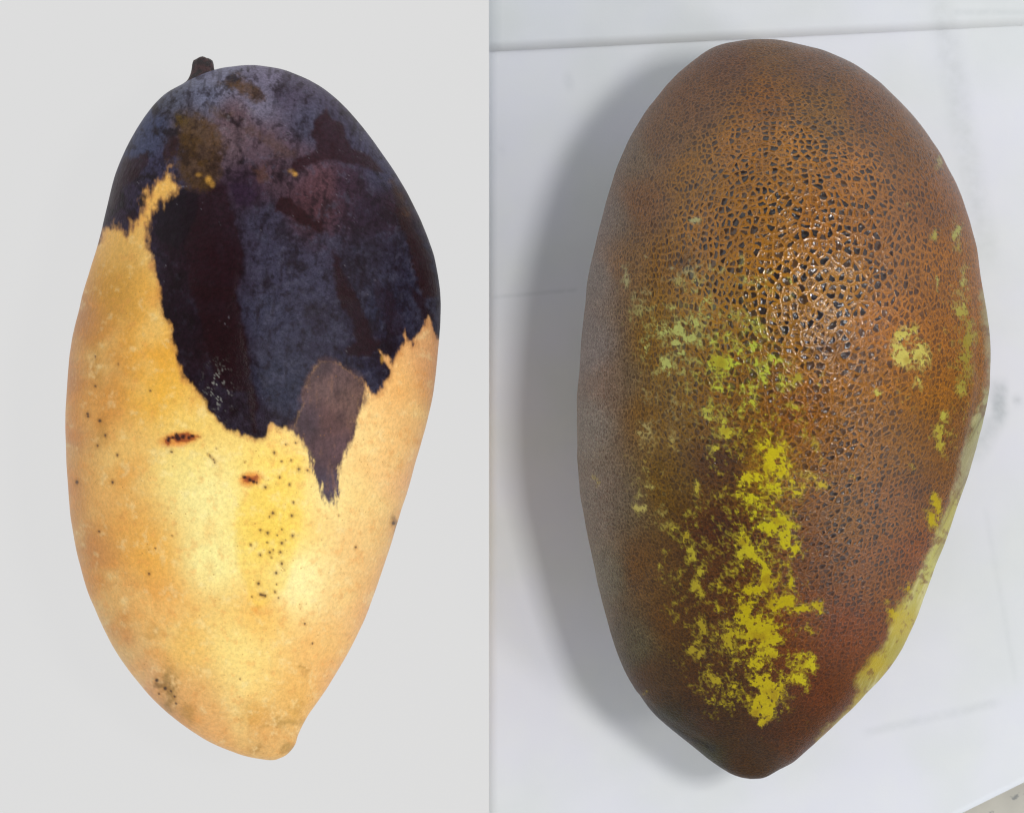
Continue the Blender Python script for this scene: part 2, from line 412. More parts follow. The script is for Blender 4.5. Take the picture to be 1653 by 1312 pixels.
    # ------------- the blackened half
    dark = crop(*A1, [(40, 900), (120, 880), (150, 800), (172, 770), (190, 768), (205, 742), (222, 765), (240, 750), (262, 790), (280, 745), (292, 735), (320, 680), (345, 622), (385, 583), (430, 540),
                      (452, 575), (475, 600), (440, 640), (395, 690), (362, 725), (345, 790), (345, 840), (368, 880), (380, 950), (400, 1000)]) + \
           crop(*A2, [(400, 60), (408, 110), (440, 160), (448, 215), (462, 250), (482, 330), (500, 375), (520, 392), (550, 432), (580, 470), (590, 505), (620, 525), (650, 555), (690, 585), (750, 612),
                      (790, 620), (822, 606), (835, 580), (848, 560), (870, 572), (905, 572), (935, 560), (960, 500), (975, 430), (1000, 370), (1040, 305), (1110, 315), (1160, 345),
                      (1200, 372), (1228, 415), (1270, 442), (1292, 415), (1298, 395), (1318, 368), (1325, 342), (1300, 300), (1280, 262), (1312, 292), (1340, 322), (1362, 290), (1370, 250),
                      (1380, 215), (1385, 175), (1400, 225), (1420, 243), (1436, 205), (1446, 190), (1475, 165), (1480, 120), (1500, 160), (1520, 215), (1620, 240), (1640, -200)]) + \
           [(760, 350), (700, 150), (560, 60), (380, 40), (250, 60), (100, 300)]
    d = sdf(px, py, dark)
    jag = 3.5 * fbm(px, py, 26, 51, 3) + 4.0 * fbm(px * 2.2, py * 0.8, 14, 52, 3) + 1.5 * fbm(px, py, 6, 53, 2)
    upper = smooth(420, 330, py) * smooth(330, 260, px)                # ragged, feathery upper left margin
    dd = d + jag * (0.8 + 1.0 * upper)
    K = smooth(-3.5 - 6 * upper, 2.5 + 5 * upper, dd)
    halo = 0.5 * smooth(-11, 0, dd + 3 * fine)
    # pigment of the dark skin; pale top imitates a grey-blue sheen
    dk = [(300, 380, (34, 14, 26)), (280, 520, (30, 13, 26)), (330, 640, (33, 17, 30)), (345, 420, (36, 12, 20)), (360, 560, (34, 12, 16)), (385, 660, (42, 34, 48)), (400, 690, (48, 42, 58)),
          (450, 420, (60, 62, 86)), (440, 520, (56, 60, 84)), (500, 460, (58, 60, 84)), (450, 620, (50, 56, 78)), (430, 360, (58, 58, 80)), (540, 520, (46, 44, 64)), (590, 420, (46, 44, 62)),
          (620, 500, (44, 48, 72)), (640, 430, (42, 40, 60)), (600, 560, (40, 36, 58)), (580, 620, (44, 46, 70)), (600, 340, (46, 34, 52)), (560, 300, (56, 40, 56)), (670, 450, (44, 46, 68)),
          (520, 300, (92, 66, 72)), (500, 330, (82, 56, 62)), (440, 280, (78, 62, 72)), (420, 230, (88, 76, 86)), (470, 260, (84, 72, 84)), (400, 300, (54, 40, 58)), (500, 200, (66, 70, 92)),
          (540, 200, (60, 60, 82)), (460, 150, (66, 64, 84)), (430, 125, (98, 100, 122)), (350, 125, (104, 112, 134)), (330, 150, (92, 102, 126)), (420, 165, (100, 104, 124)), (280, 160, (72, 80, 98)),
          (250, 200, (58, 68, 98)), (230, 240, (62, 72, 102)), (300, 200, (80, 74, 76)), (205, 290, (52, 44, 66)), (215, 330, (52, 46, 72)), (190, 330, (50, 36, 56)), (250, 270, (56, 56, 84)),
          (380, 190, (88, 74, 80)), (370, 225, (96, 84, 90)), (580, 230, (64, 66, 90)), (620, 280, (60, 62, 88)), (640, 330, (48, 30, 44)), (700, 480, (56, 58, 76)), (560, 170, (58, 56, 76))]
    kc = blend_points(px, py, dk, 34)
    lum = kc.mean(1, keepdims=True); kc = lum + (kc - lum) * np.array([1.0, 1.0, 0.8])
    kc = kc * (1.10 - 0.14 * smooth(130, 220, py) - 0.12 * smooth(200, 330, py))[:, None] * np.array([1.12, 0.92, 0.94])  # top kept paler, a painted sheen on the shoulder
    # bloom that has rubbed off in places leaving glossy maroon-black skin
    mott = fbm(px, py, 30, 61, 5, 0.65)
    right = smooth(380, 430, px)
    kc = over(kc, (62, 61, 80), 0.55 * smooth(0.05, 0.7, mott) * smooth(300, 380, py) * (0.35 + 0.65 * right))
    kc = over(kc, (22, 6, 12), 0.9 * smooth(0.1, 0.7, -mott) * (1 - 0.35 * right))
    gloss = smooth(0.2, 0.8, -mott) * 0.4
    mf = fbm(px, py, 11, 62, 3, .75)
    stv = fbm(px * 2.4 + .25 * py, py * .5, 26, 63, 4, .7)
    kc = over(kc, (24, 6, 14), 0.5 * smooth(0.15, 0.7, stv)); kc = over(kc, (24, 8, 18), 0.6 * smooth(0.15, 0.7, mf)); kc = over(kc, (84, 82, 100), 0.30 * smooth(0.2, 0.8, -mf) * (0.3 + .7 * right))
    lesions = [  # polygons of maroon skin, softness
        (crop(*A1, [(845, 720), (885, 640), (930, 650), (965, 690), (1010, 740), (1050, 745), (1052, 790), (985, 765), (930, 730), (880, 710)]), (40, 12, 16), .9),
        (crop(*A1, [(925, 520), (960, 490), (1030, 455), (1010, 380), (1040, 320), (1070, 280), (1090, 320), (1150, 370), (1165, 440), (1230, 470), (1275, 500), (1300, 545), (1240, 530), (1180, 520), (1110, 500), (1060, 500), (990, 525), (940, 540)]), (40, 10, 18), .85),
        (crop(*A1, [(1335, 580), (1380, 640), (1420, 740), (1470, 860), (1500, 960), (1520, 1050), (1460, 1050), (1425, 960), (1400, 850), (1360, 740)]), (42, 16, 16), .85),
        (crop(*A1, [(1090, 860), (1125, 900), (1135, 960), (1180, 1040), (1190, 1060), (1110, 1060), (1100, 960)]), (36, 10, 18), .9),
        (crop(*A2, [(1110, 0), (1170, 0), (1200, 80), (1240, 160), (1280, 240), (1240, 290), (1150, 290), (1140, 260), (1190, 230), (1170, 150), (1130, 90)]), (34, 8, 16), .85),
        (crop(*A2, [(1270, -20), (1330, 40), (1380, 120), (1370, 200), (1320, 200), (1290, 120), (1260, 60)]), (36, 18, 30), .55),
        (crop(*A2, [(1400, 0), (1470, 60), (1500, 140), (1470, 150), (1440, 90)]), (34, 12, 20), .8),
        (crop(*A1, [(500, 620), (560, 600), (660, 580), (690, 700), (725, 850), (735, 900), (715, 1000), (700, 1060), (520, 1060), (505, 900), (490, 740)]), (36, 11, 18), .75),
        (crop(*A2, [(520, 0), (700, 0), (720, 120), (745, 220), (762, 320), (768, 400), (800, 455), (800, 490), (780, 520), (790, 600), (775, 600), (755, 520), (750, 440), (640, 420), (600, 300), (560, 150)]), (34, 10, 15), .85),
        (crop(*A1, [(420, 640), (500, 610), (560, 640), (520, 800), (470, 860), (400, 820), (370, 760)]), (22, 8, 18), .8),
        (crop(*A1, [(680, 600), (740, 590), (800, 640), (760, 680), (700, 680)]), (44, 26, 46), .7),
        (crop(*A1, [(400, 470), (430, 410), (480, 400), (470, 470), (420, 510)]), (44, 18, 18), .8),
        (crop(*A1, [(255, 490), (345, 470), (350, 500), (310, 560), (240, 600), (210, 700), (185, 700), (215, 560)]), (44, 20, 28), .8),
        (crop(*A1, [(250, 720), (290, 690), (310, 720), (270, 780)]), (40, 16, 30), .7)]
    for poly, c, a in lesions:
        s_ = smooth(-4, 4, sdf(px, py, poly) + 5 * fbm(px, py, 18, 71, 4, .7)); kc = over(kc, c, a * s_); gloss = np.maximum(gloss, a * s_)
    golden = [(crop(*A1, [(470, 320), (530, 330), (610, 360), (645, 400), (655, 480), (645, 560), (600, 620), (520, 620), (460, 560), (450, 500), (500, 460), (480, 400)]), (82, 56, 18), .8),
              (crop(*A1, [(650, 180), (720, 165), (770, 190), (810, 230), (825, 260), (780, 255), (730, 220), (690, 215)]), (86, 58, 30), .85),
              (crop(*A1, [(460, 310), (490, 300), (500, 340), (470, 350)]), (90, 70, 20), .7),
              (crop(*A1, [(610, 290), (680, 280), (680, 310), (620, 320)]), (78, 58, 34), .6),
              (crop(*A1, [(770, 530), (820, 530), (835, 570), (800, 590)]), (96, 62, 44), .6),
              (crop(*A1, [(730, 340), (850, 400), (940, 470), (900, 480), (800, 420), (720, 380)]), (80, 56, 40), .5),
              (crop(*A1, [(1340, 590), (1380, 640), (1400, 720), (1370, 700)]), (92, 56, 22), .5)]
    for poly, c, a in golden:
        s_ = smooth(-9, 10, sdf(px, py, poly) + 14 * fbm(px, py, 22, 73, 5, .75)); kc = over(kc, c, a * s_ * 0.9)
        kc = over(kc, (36, 18, 14), 0.85 * a * s_ * smooth(-0.1, 0.5, fbm(px, py, 24, 77, 5, .7)))
    # dry whitish flecks
    fl = vnoise(px / 2.6, py / 2.6, 91) * smooth(0.0, 0.8, fbm(px, py, 60, 92, 2) + 0.3)
    kc = over(kc, (150, 146, 156), 0.35 * smooth(0.92, 1.0, fl))
    kc = over(kc, (120, 110, 116), 0.45 * smooth(0.1, 0.9, fbm(px, py, 12, 93, 3, .8)) * np.exp(-(((px - 385) / 50) ** 2 + ((py - 195) / 32) ** 2)))
    # thin pale grey veins near the lower left margin
    cr = np.exp(-(((px - 352) / 18) ** 2 + ((py - 630) / 34) ** 2))
    ridge = 1 - np.abs(fbm(px, py, 13, 95, 3, .7)) * 3
    kc = over(kc, (170, 168, 160), 0.75 * cr * smooth(0.70, 0.95, ridge))
    col = over(col, (176, 110, 60), halo)
    col = col * (1 - K[:, None]) + kc * K[:, None]
    col = col * (1 - 0.16 * K[:, None] * smooth(180, 330, py)[:, None])
    # yellow showing through holes in the dark skin
    for x, y, rx, ry, a in [(337, 291, 6, 7, .6), (343, 298, 5, 6, .35), (476, 281, 5, 4, .5), (470, 276, 6, 4, .2), (321, 283, 6, 4, .3), (617, 580, 3, 8, .5)]:
        g = np.exp(-(((px - x) / rx) ** 2 + ((py - y) / ry) ** 2)); col = over(col, (214, 158, 66), a * smooth(0.1, 0.9, g + .3 * fine * g))
    # brown scuffed tongue
    tong = crop(*A2, [(1035, 285), (1110, 290), (1175, 320), (1225, 365), (1228, 430), (1225, 480), (1190, 550), (1180, 620), (1150, 670), (1125, 740), (1115, 830), (1095, 880), (1070, 862),
                      (1045, 868), (1035, 830), (1020, 770), (1008, 730), (990, 660), (970, 625), (935, 600), (915, 575), (915, 545), (940, 500), (965, 420), (990, 350)])
    t = sdf(px, py, tong) + 2.5 * fbm(px, py, 22, 55, 3) + (6 + 5 * smooth(700, 780, py)) * fbm(px * 2.6, py * .55, 20, 56, 4, .75)
    T = smooth(-6, 4, t)
    tc = 0.8 * blend_points(px, py, [(535, 620, (104, 78, 76)), (530, 680, (98, 68, 66)), (560, 650, (116, 86, 78)), (500, 680, (76, 58, 66)), (545, 730, (96, 70, 74)), (530, 790, (84, 70, 84)), (525, 590, (80, 60, 64))], 30)
    tc = tc * (1 + 0.35 * fbm(px, py, 40, 59, 4, .7))[:, None]
    tc = over(tc, (128, 92, 76), 0.45 * smooth(0.1, 0.9, streak)); tc = over(tc, (60, 40, 44), 0.5 * smooth(0.1, 0.9, -streak))
    tc = over(tc, (170, 130, 90), 0.5 * smooth(.3, .9, fbm(px * 1.6, py * .6, 12, 57, 3, .7)) * smooth(20, -2, t))
    T = T * (1 - K * smooth(-14, 12, d + 12 * fbm(px, py, 26, 58, 4, .7)))
    col = col * (1 - T[:, None]) + tc * T[:, None]
    # lenticels and pin-prick specks
    dots = crop(*A2, [(858, 677, 2.2), (905, 643, 1.6), (945, 637, 1.6), (888, 712, 1.6), (926, 708, 1.7), (957, 743, 2.6), (992, 748, 2.0), (880, 777, 2.0), (920, 806, 2.0), (823, 817, 2.4), (936, 878, 1.8),
                      (853, 922, 2.6), (839, 938, 1.5), (929, 932, 2.2), (802, 990, 2.2), (832, 1002, 2.6), (890, 987, 1.4), (932, 1013, 2.0), (889, 1043, 2.3), (763, 1050, 1.8),
                      (152, 549, 3.0), (174, 608, 2.0), (103, 520, 2.4), (105, 530, 2.2), (60, 797, 3.2), (205, 797, 2.5), (223, 688, 2.0), (355, 427, 1.5), (443, 674, 2.0), (143, 650, 1.8), (135, 408, 1.8),
                      (135, 290, 1.6), (225, 320, 1.2), (1340, 962, 3.4), (1118, 930, 1.2), (740, 715, 1.2), (598, 690, 1.6), (612, 704, 1.5), (618, 716, 1.7), (590, 684, 1.2), (605, 697, 1.2), (625, 660, 1.0)]) + \
           crop(*A3, [(802, 140, 2.0), (840, 129, 2.4), (883, 128, 2.2), (889, 174, 2.4), (867, 212, 2.2), (795, 255, 2.6), (803, 300, 2.2), (812, 302, 2.2), (822, 305, 2.2), (862, 289, 1.6), (768, 308, 1.2), (875, 312, 1.2),
                      (868, 258, 1.1), (982, 417, 1.8), (1014, 497, 1.4), (1187, 107, 2.0), (353, 215, 2.0), (378, 952 - 840, 1.2), (383, 645, 3.2), (415, 680, 3.2), (392, 700, 1.6), (440, 690, 1.8), (455, 710, 1.8), (462, 738, 1.8),
                      (848, 150, 1.4), (855, 120, 1.3), (446, 62, 1.2), (150, 44, 1.8), (720, 640, 1.1), (900, 200, 1.1), (830, 90, 1.2), (870, 60, 1.2), (905, 80, 1.0)])
    dotmask = np.zeros(len(px))
    for x, y, r in dots:
        q = (px - x) ** 2 + (py - y) ** 2
        i = np.nonzero(q < 200)[0]
        g = smooth(r * 1.15 + .5, r * .4, np.sqrt(q[i])); dotmask[i] = np.maximum(dotmask[i], g)
        col[i] = over(col[i], (170, 110, 40), 0.35 * smooth(r * 3.5, r, np.sqrt(q[i])) * (1 - K[i]))
    col = over(col, (46, 26, 18), 0.92 * dotmask)
    return col, np.clip(K + 0.6 * T, 0, 1), gloss * K

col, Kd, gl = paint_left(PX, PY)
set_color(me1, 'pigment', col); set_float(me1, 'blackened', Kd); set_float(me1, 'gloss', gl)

m = NT('mango_skin_yellow_black')
p = m.pos(1 / S)
pig = m.attr('pigment', 'Color'); blk = m.attr('blackened'); gl = m.attr('gloss')
n1 = m.noise(p, 0.16, 4, 0.65); n2 = m.noise(p, 0.45, 2, 0.5); n3 = m.noise(p, 0.05, 3)
f = m.math('ADD', m.rng(n1, 0.3, 0.7, 0.85, 1.13), m.rng(n2, 0.3, 0.7, -0.05, 0.05))
kf = m.math('ADD', m.rng(n1, 0.3, 0.7, 0.66, 1.34), m.rng(n2, 0.3, 0.7, -0.16, 0.16))
fm = m.n('ShaderNodeMix', data_type='FLOAT'); m.put(fm.inputs[0], blk); m.put(fm.inputs[2], f); m.put(fm.inputs[3], kf)
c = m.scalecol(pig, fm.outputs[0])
# tiny ochre pores of the ripe skin
v = m.vor(p, 0.11); pores = m.math('MULTIPLY', m.step(0.22, 0.05, v.outputs['Distance']), m.step(0.5, 0.6, n3))
pores = m.math('MULTIPLY', pores, m.rng(blk, 0, 1, 0.6, 0.0))
c = m.mix(pores, c, lin4((176, 120, 52)))
m.set(Base_Color=c)
ro = m.rng(gl, 0, 1, 0.48, 0.40)
m.set(Roughness=m.math('ADD', m.rng(blk, 0, 1, 0.42, 0.0), m.math('MULTIPLY', ro, m.rng(blk, 0, 1, 0.0, 1.0))))
m.set(Specular_IOR_Level=m.rng(blk, 0, 1, 0.30, 0.12))
hh = m.math('ADD', m.math('MULTIPLY', m.noise(p, 0.09, 4, 0.6), 1.0), m.math('MULTIPLY', m.noise(p, 0.4, 2), 0.25))
m.set(Normal=m.bump(hh, 0.00035, 0.5))
m.b.inputs['Subsurface Weight'].default_value = 0.0
mango1 = bpy.data.objects.new('mango', None); C.objects.link(mango1)
mango1.location = ((400 - 826.5) * S, -(660 - 656) * S, 0)
tag(mango1, 'yellow mango with blackened upper half and short dark stem, on the glowing grey backdrop', 'mango')
me1.materials.append(m.m)
skin1 = bpy.data.objects.new('skin', me1); C.objects.link(skin1)
skin1.parent = mango1; skin1.location = -mango1.location

# stem: short dark stub, waisted, flaring where it joins the shoulder
m = NT('stem_bark')
p = m.pos(1 / S)
c = m.mix(m.step(0.4, 0.65, m.noise(p, 0.10, 4)), lin4((26, 11, 15)), lin4((64, 34, 36)))
c = m.mix(m.step(0.62, 0.72, m.noise(p, 0.16, 3)), c, lin4((98, 72, 62)))
m.set(Base_Color=c, Roughness=0.5, Normal=m.bump(m.noise(p, 0.12, 5, .7), 0.0006, 0.9))
zc1 = 0.84 * 301 * S * 1.0
def stem():
    prof = [(143, 284, 386), (136, 292, 374), (130, 300, 362), (124, 304.5, 354), (117, 307.5, 348.5), (110, 309, 345.5), (103, 309.8, 344), (97.5, 311.5, 342), (94.5, 314, 339), (92.6, 318, 335), (92.0, 323, 330)]
    n = 48; V = []; F = []
    prof = catmull(prof, 4)
    for k, (y, xa, xb) in enumerate(prof):
        cx_, r = (xa + xb) / 2, (xb - xa) / 2
        for i in range(n):
            t = 2 * math.pi * i / n
            rr = r * (1 + 0.035 * math.sin(3 * t + .1 * y) + 0.025 * math.sin(8 * t + 1 + .09 * y))
            V.append(((cx_ + rr * math.cos(t) - 826.5) * S, -(y + 1.3 * math.sin(2.3 * t + 1) * (y < 96) - 656) * S, zc1 + (math.sin(t) * min(rr, 26) - 2) * S))
    R = len(prof)
    for k in range(R - 1):
        for i in range(n):
            F.append((k * n + i, k * n + (i + 1) % n, (k + 1) * n + (i + 1) % n, (k + 1) * n + i))
    F.append(tuple(range(n))[::-1]); F.append(tuple((R - 1) * n + i for i in range(n)))
    return V, F
V, F = stem()
st = link('stem', V, F, m.m, mango1); st.location = -mango1.location
bm = bmesh.new(); bm.from_mesh(st.data); bmesh.ops.recalc_face_normals(bm, faces=bm.faces); bm.to_mesh(st.data); bm.free()

# ================================================================== the brown netted mango
B1 = (920, 40, 2.3614); B2 = (920, 440, 2.3614); B3 = (920, 840, 2.3614)
Rleft = [(1235, 65.2), (1195, 67.5), (1157, 76), (1123, 95), (1089, 122.6), (1060, 157), (1026, 209), (1000.5, 264), (982, 318), (966, 379), (954, 434),
         (946, 480), (940, 540), (936.5, 585), (932, 635), (929.5, 703), (933, 779), (941, 830), (950, 876), (962, 935), (979, 1009), (1000.5, 1068.7),
         (1026, 1115), (1055.5, 1155), (1098, 1192), (1140, 1225), (1175, 1248), (1196, 1256), (1213, 1258.5)]
Rright = [(1235, 65.2), (1260, 66.5), (1288, 71), (1335, 84.5), (1381.6, 107.8), (1428, 141.6), (1470.5, 184), (1508.6, 235), (1534, 280), (1555, 330), (1573, 395), (1581, 455),
          (1589, 516), (1592.5, 567), (1590, 620), (1583, 673), (1572, 717), (1559, 762), (1543, 810), (1528, 855), (1513, 898), (1491.7, 957), (1470.5, 1013.6),
          (1441, 1071), (1398.5, 1123), (1356, 1164), (1314, 1199), (1280, 1226), (1250, 1247), (1232, 1256), (1213, 1258.5)]
def flat2(y, hw):
    return 0.84 * hw * (1.05 - 0.25 * smooth(350, 1150, y))
def relief2(px, py, z):
    r = 3.0 * fbm(px, py, 200, 4, 2) + 0.8 * fbm(px, py, 45, 12, 2)
    cr = np.abs(sdf(px, py, [(1560, 620), (1538, 760), (1500, 870), (1440, 975), (1375, 1085), (1330, 1145), (1270, 1210), (1271, 1211), (1331, 1146), (1376, 1086), (1441, 976), (1501, 871), (1539, 761)]))
    r = r + 6.0 * np.exp(-(cr / 24.0) ** 2) * (px > 1150)
    cl = np.abs(sdf(px, py, [(1030, 1122), (1075, 1163), (1140, 1202), (1141, 1203), (1076, 1164), (1031, 1123)]))
    r = r - 1.2 * np.exp(-(cl / 5.0) ** 2)
    xs = np.interp(py, [420, 560, 640, 720, 800, 900, 1000], [1574, 1578, 1572, 1556, 1536, 1500, 1462])
    r = r - 2.5 * np.exp(-((px - xs) / 7.0) ** 2) * smooth(420, 540, py) * smooth(1050, 950, py)
    return r * (z > -40)
me2, PX, PY, ZZ, UU, WW = fruit_mesh('skin', Rleft, Rright, flat2, 600, 400, 120, relief2, drop=lambda y: 45 * smooth(650, 1250, y))

def paint_right(px, py):
    wob = fbm(px, py, 70, 121, 4); fine = fbm(px, py, 14, 122, 4, .75); med = fbm(px, py, 34, 123, 4, .65)
    ridge = [(1240, 80, (122, 84, 62)), (1180, 110, (116, 78, 66)), (1320, 110, (118, 78, 60)), (1130, 170, (126, 86, 70)), (1230, 160, (140, 88, 46)), (1330, 190, (138, 92, 44)), (1400, 170, (122, 76, 54)),
             (1460, 230, (128, 80, 48)), (1070, 230, (128, 92, 78)), (1040, 330, (134, 92, 72)), (1120, 280, (152, 102, 58)), (1200, 240, (166, 108, 38)), (1290, 240, (180, 118, 32)), (1370, 280, (176, 112, 36)),
             (1240, 340, (176, 116, 34)), (1330, 350, (176, 112, 34)), (1150, 370, (170, 112, 40)), (1420, 360, (160, 100, 42)), (1500, 330, (138, 84, 44)), (1470, 430, (162, 102, 44)), (1080, 430, (146, 98, 52)),
             (1010, 430, (140, 104, 84)), (1150, 470, (172, 116, 32)), (1250, 440, (184, 122, 30)), (1340, 470, (178, 120, 54)), (1430, 520, (176, 110, 42)), (1530, 480, (156, 98, 48)), (1200, 560, (158, 106, 28)),
             (1300, 560, (168, 112, 36)), (1080, 560, (142, 98, 50)), (1390, 600, (158, 102, 52)), (1500, 620, (154, 98, 46)), (1180, 640, (148, 98, 28)), (1280, 660, (148, 92, 32)), (1060, 660, (132, 92, 58)),
             (990, 620, (124, 102, 94)), (975, 800, (118, 100, 92)), (950, 560, (126, 112, 112)), (942, 680, (124, 112, 110)), (955, 800, (122, 108, 102)), (965, 450, (128, 112, 110)), (985, 350, (128, 108, 104)), (1020, 250, (130, 106, 98)), (975, 930, (120, 108, 98)), (1010, 1040, (108, 94, 84)), (1080, 1178, (66, 64, 58)), (1130, 1218, (78, 76, 70)),  (1380, 720, (144, 92, 60)), (1460, 720, (138, 88, 54)), (1530, 700, (134, 84, 54)), (1350, 820, (142, 92, 66)), (1440, 820, (140, 86, 62)),  # grey points at far left stand in for grazing haze on the limb
             (1160, 760, (100, 60, 22)), (1240, 760, (152, 104, 26)), (1090, 780, (116, 80, 42)), (1160, 860, (104, 58, 22)), (1310, 900, (138, 84, 50)), (1420, 930, (140, 82, 54)), (1480, 900, (142, 78, 44)),
             (1040, 920, (118, 80, 56)), (1090, 1000, (110, 70, 44)), (1180, 960, (120, 72, 24)), (1360, 1020, (142, 74, 36)), (1300, 1000, (146, 84, 26)), (1420, 1040, (138, 74, 36)), (1130, 1100, (106, 64, 32)),
             (1060, 1100, (98, 66, 50)), (1250, 1160, (104, 58, 22)), (1330, 1110, (132, 70, 34)), (1150, 1170, (92, 56, 34)), (1210, 1220, (94, 58, 40)), (1290, 1180, (118, 66, 32)), (1110, 1200, (84, 66, 58))]
    rc = blend_points(px, py, ridge, 45)
    pit = [(1240, 90, (96, 60, 46)), (1150, 160, (92, 58, 46)), (950, 560, (104, 88, 90)), (945, 700, (102, 86, 86)), (965, 450, (104, 86, 86)), (985, 350, (104, 82, 80)), (1020, 250, (104, 80, 74)), (975, 930, (98, 84, 78)), (1080, 1178, (50, 48, 44)), (1300, 160, (70, 42, 34)), (1230, 240, (56, 32, 26)), (1330, 270, (50, 30, 28)), (1430, 230, (92, 54, 32)), (1050, 330, (98, 66, 50)), (1110, 290, (84, 54, 36)),  # grey left-edge points repeat the painted limb haze
           (1250, 340, (44, 26, 26)), (1330, 400, (36, 20, 24)), (1170, 400, (64, 38, 26)), (1100, 470, (84, 54, 26)), (1300, 500, (38, 20, 24)), (1370, 520, (44, 24, 28)), (1430, 400, (72, 38, 28)), (1480, 500, (88, 46, 28)),
           (1180, 560, (78, 48, 18)), (1300, 620, (70, 40, 24)), (1380, 650, (70, 44, 36)), (1080, 620, (84, 56, 34)), (990, 600, (96, 70, 60)), (1360, 800, (66, 42, 38)), (1430, 850, (70, 42, 36)), (1320, 900, (86, 44, 28)),
           (1160, 780, (64, 32, 14)), (1160, 860, (56, 26, 12)), (1080, 850, (80, 50, 30)), (1040, 950, (84, 56, 42)), (1400, 980, (88, 44, 30)), (1180, 1000, (76, 42, 16)), (1300, 1060, (94, 50, 22)), (1100, 1080, (76, 46, 30)),
           (1200, 1180, (72, 40, 22)), (1500, 700, (88, 56, 38)), (1540, 420, (100, 60, 36)), (1350, 1100, (100, 52, 28)), (970, 780, (92, 70, 64)), (1280, 720, (80, 48, 20))]
    pc = blend_points(px, py, pit, 45)
    # bigger cells and strong relief around the shoulder, fading outwards
    net = np.exp(-(((px - 1290) / 260) ** 2 + ((py - 380) / 290) ** 2)) * 1.1
    net = np.maximum(net, 0.8 * np.exp(-(((px - 1380) / 150) ** 2 + ((py - 830) / 260) ** 2)))
    net = np.maximum(net, 0.55 * np.exp(-(((px - 1130) / 140) ** 2 + ((py - 600) / 260) ** 2)))
    net = np.clip(np.maximum(net, 0.22 + 0.12 * wob), 0, 1)
    wl = (smooth(1340, 1200, px) * smooth(990, 1080, px) * smooth(380, 520, py))[:, None]
    tint = np.array([0.97, 1.03, 0.92]); tl = np.array([0.97, 1.05, 0.82])
    lr = (smooth(1290, 1360, px) * smooth(560, 700, py))[:, None] * (1 - np.array([0.92, 1.0, 0.86]))
    edge = (smooth(1020, 960, px))[:, None]  # left limb mask: reflected grey-lavender haze painted into ridge and pit colours
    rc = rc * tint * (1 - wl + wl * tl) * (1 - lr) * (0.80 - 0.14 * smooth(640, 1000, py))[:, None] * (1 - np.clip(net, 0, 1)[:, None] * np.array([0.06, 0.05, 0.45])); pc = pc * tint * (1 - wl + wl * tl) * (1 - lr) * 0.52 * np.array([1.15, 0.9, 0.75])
    limb_haze = edge * np.array([0.34, 0.36, 0.50]); rc = rc * (1 + limb_haze); pc = pc * (1 + 1.6 * limb_haze)
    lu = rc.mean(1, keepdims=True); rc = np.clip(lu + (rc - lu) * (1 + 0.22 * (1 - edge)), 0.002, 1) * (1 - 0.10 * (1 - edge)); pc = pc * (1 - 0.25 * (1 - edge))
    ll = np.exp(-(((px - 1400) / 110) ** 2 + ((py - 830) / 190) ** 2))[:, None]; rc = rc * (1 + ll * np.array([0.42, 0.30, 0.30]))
    # large dark blotches
    blot = np.zeros(len(px))
    for x, y, rx, ry, a in [(1168, 850, 26, 24, .8), (1160, 750, 40, 26, .55), (1340, 560, 30, 18, .55), (1230, 600, 40, 20, .35), (1105, 425, 14, 12, .6), (1200, 700, 90, 60, .25), (1130, 880, 60, 50, .4), (1150, 960, 50, 60, .35), (1120, 1150, 70, 50, .3), (1480, 780, 40, 40, .25), (1220, 1180, 60, 16, .35), (1080, 1170, 60, 14, .35)]:
        blot = np.maximum(blot, a * np.exp(-(((px - x) / rx) ** 2 + ((py - y) / ry) ** 2)))
    cl = np.abs(sdf(px, py, [(1032, 1130), (1062, 1162), (1100, 1188), (1150, 1208), (1151, 1209), (1101, 1189), (1063, 1163), (1033, 1131)])) + 3 * fine
    fold = 0.75 * smooth(7, 0, cl + 2 * med)
    blot = np.clip(blot * (1 + 0.6 * fine + .3 * med), 0, 1)
    pc = pc * (1 - 0.45 * np.clip(net, 0, 1))[:, None]
    ch = (smooth(1040, 1110, px) * smooth(1400, 1300, px) * smooth(700, 900, py))[:, None] * (1 - np.array([0.80, 0.76, 0.52]))
    rc = rc * (1 - ch); pc = pc * (1 - ch)
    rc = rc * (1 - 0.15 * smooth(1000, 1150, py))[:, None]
    rc = over(rc, (60, 30, 12), blot); pc = over(pc, (38, 18, 10), blot)
    rc = over(rc, (34, 30, 28), 0.85 * fold); pc = over(pc, (26, 24, 22), 0.85 * fold)
    # lime-yellow spared skin: many small patches
    Y1 = crop(*B1, [(478, 750, 12, 14, .8), (297, 880, 13, 13, .9), (1400, 800, 12, 24, .8), (1480, 800, 16, 50, .9), (1420, 540, 16, 30, .4), (210, 960, 20, 45, .6), (430, 970, 50, 17, .7), (550, 940, 10, 10, .7), (665, 910, 12, 25, .8),
                    (680, 965, 50, 14, .6), (480, 1010, 28, 12, .8), (540, 1025, 12, 12, .8), (1400, 990, 8, 40, .7), (1290, 690, 20, 10, .5), (840, 980, 14, 12, .8), (1230, 970, 20, 14, .3), (1500, 960, 14, 60, .6)])
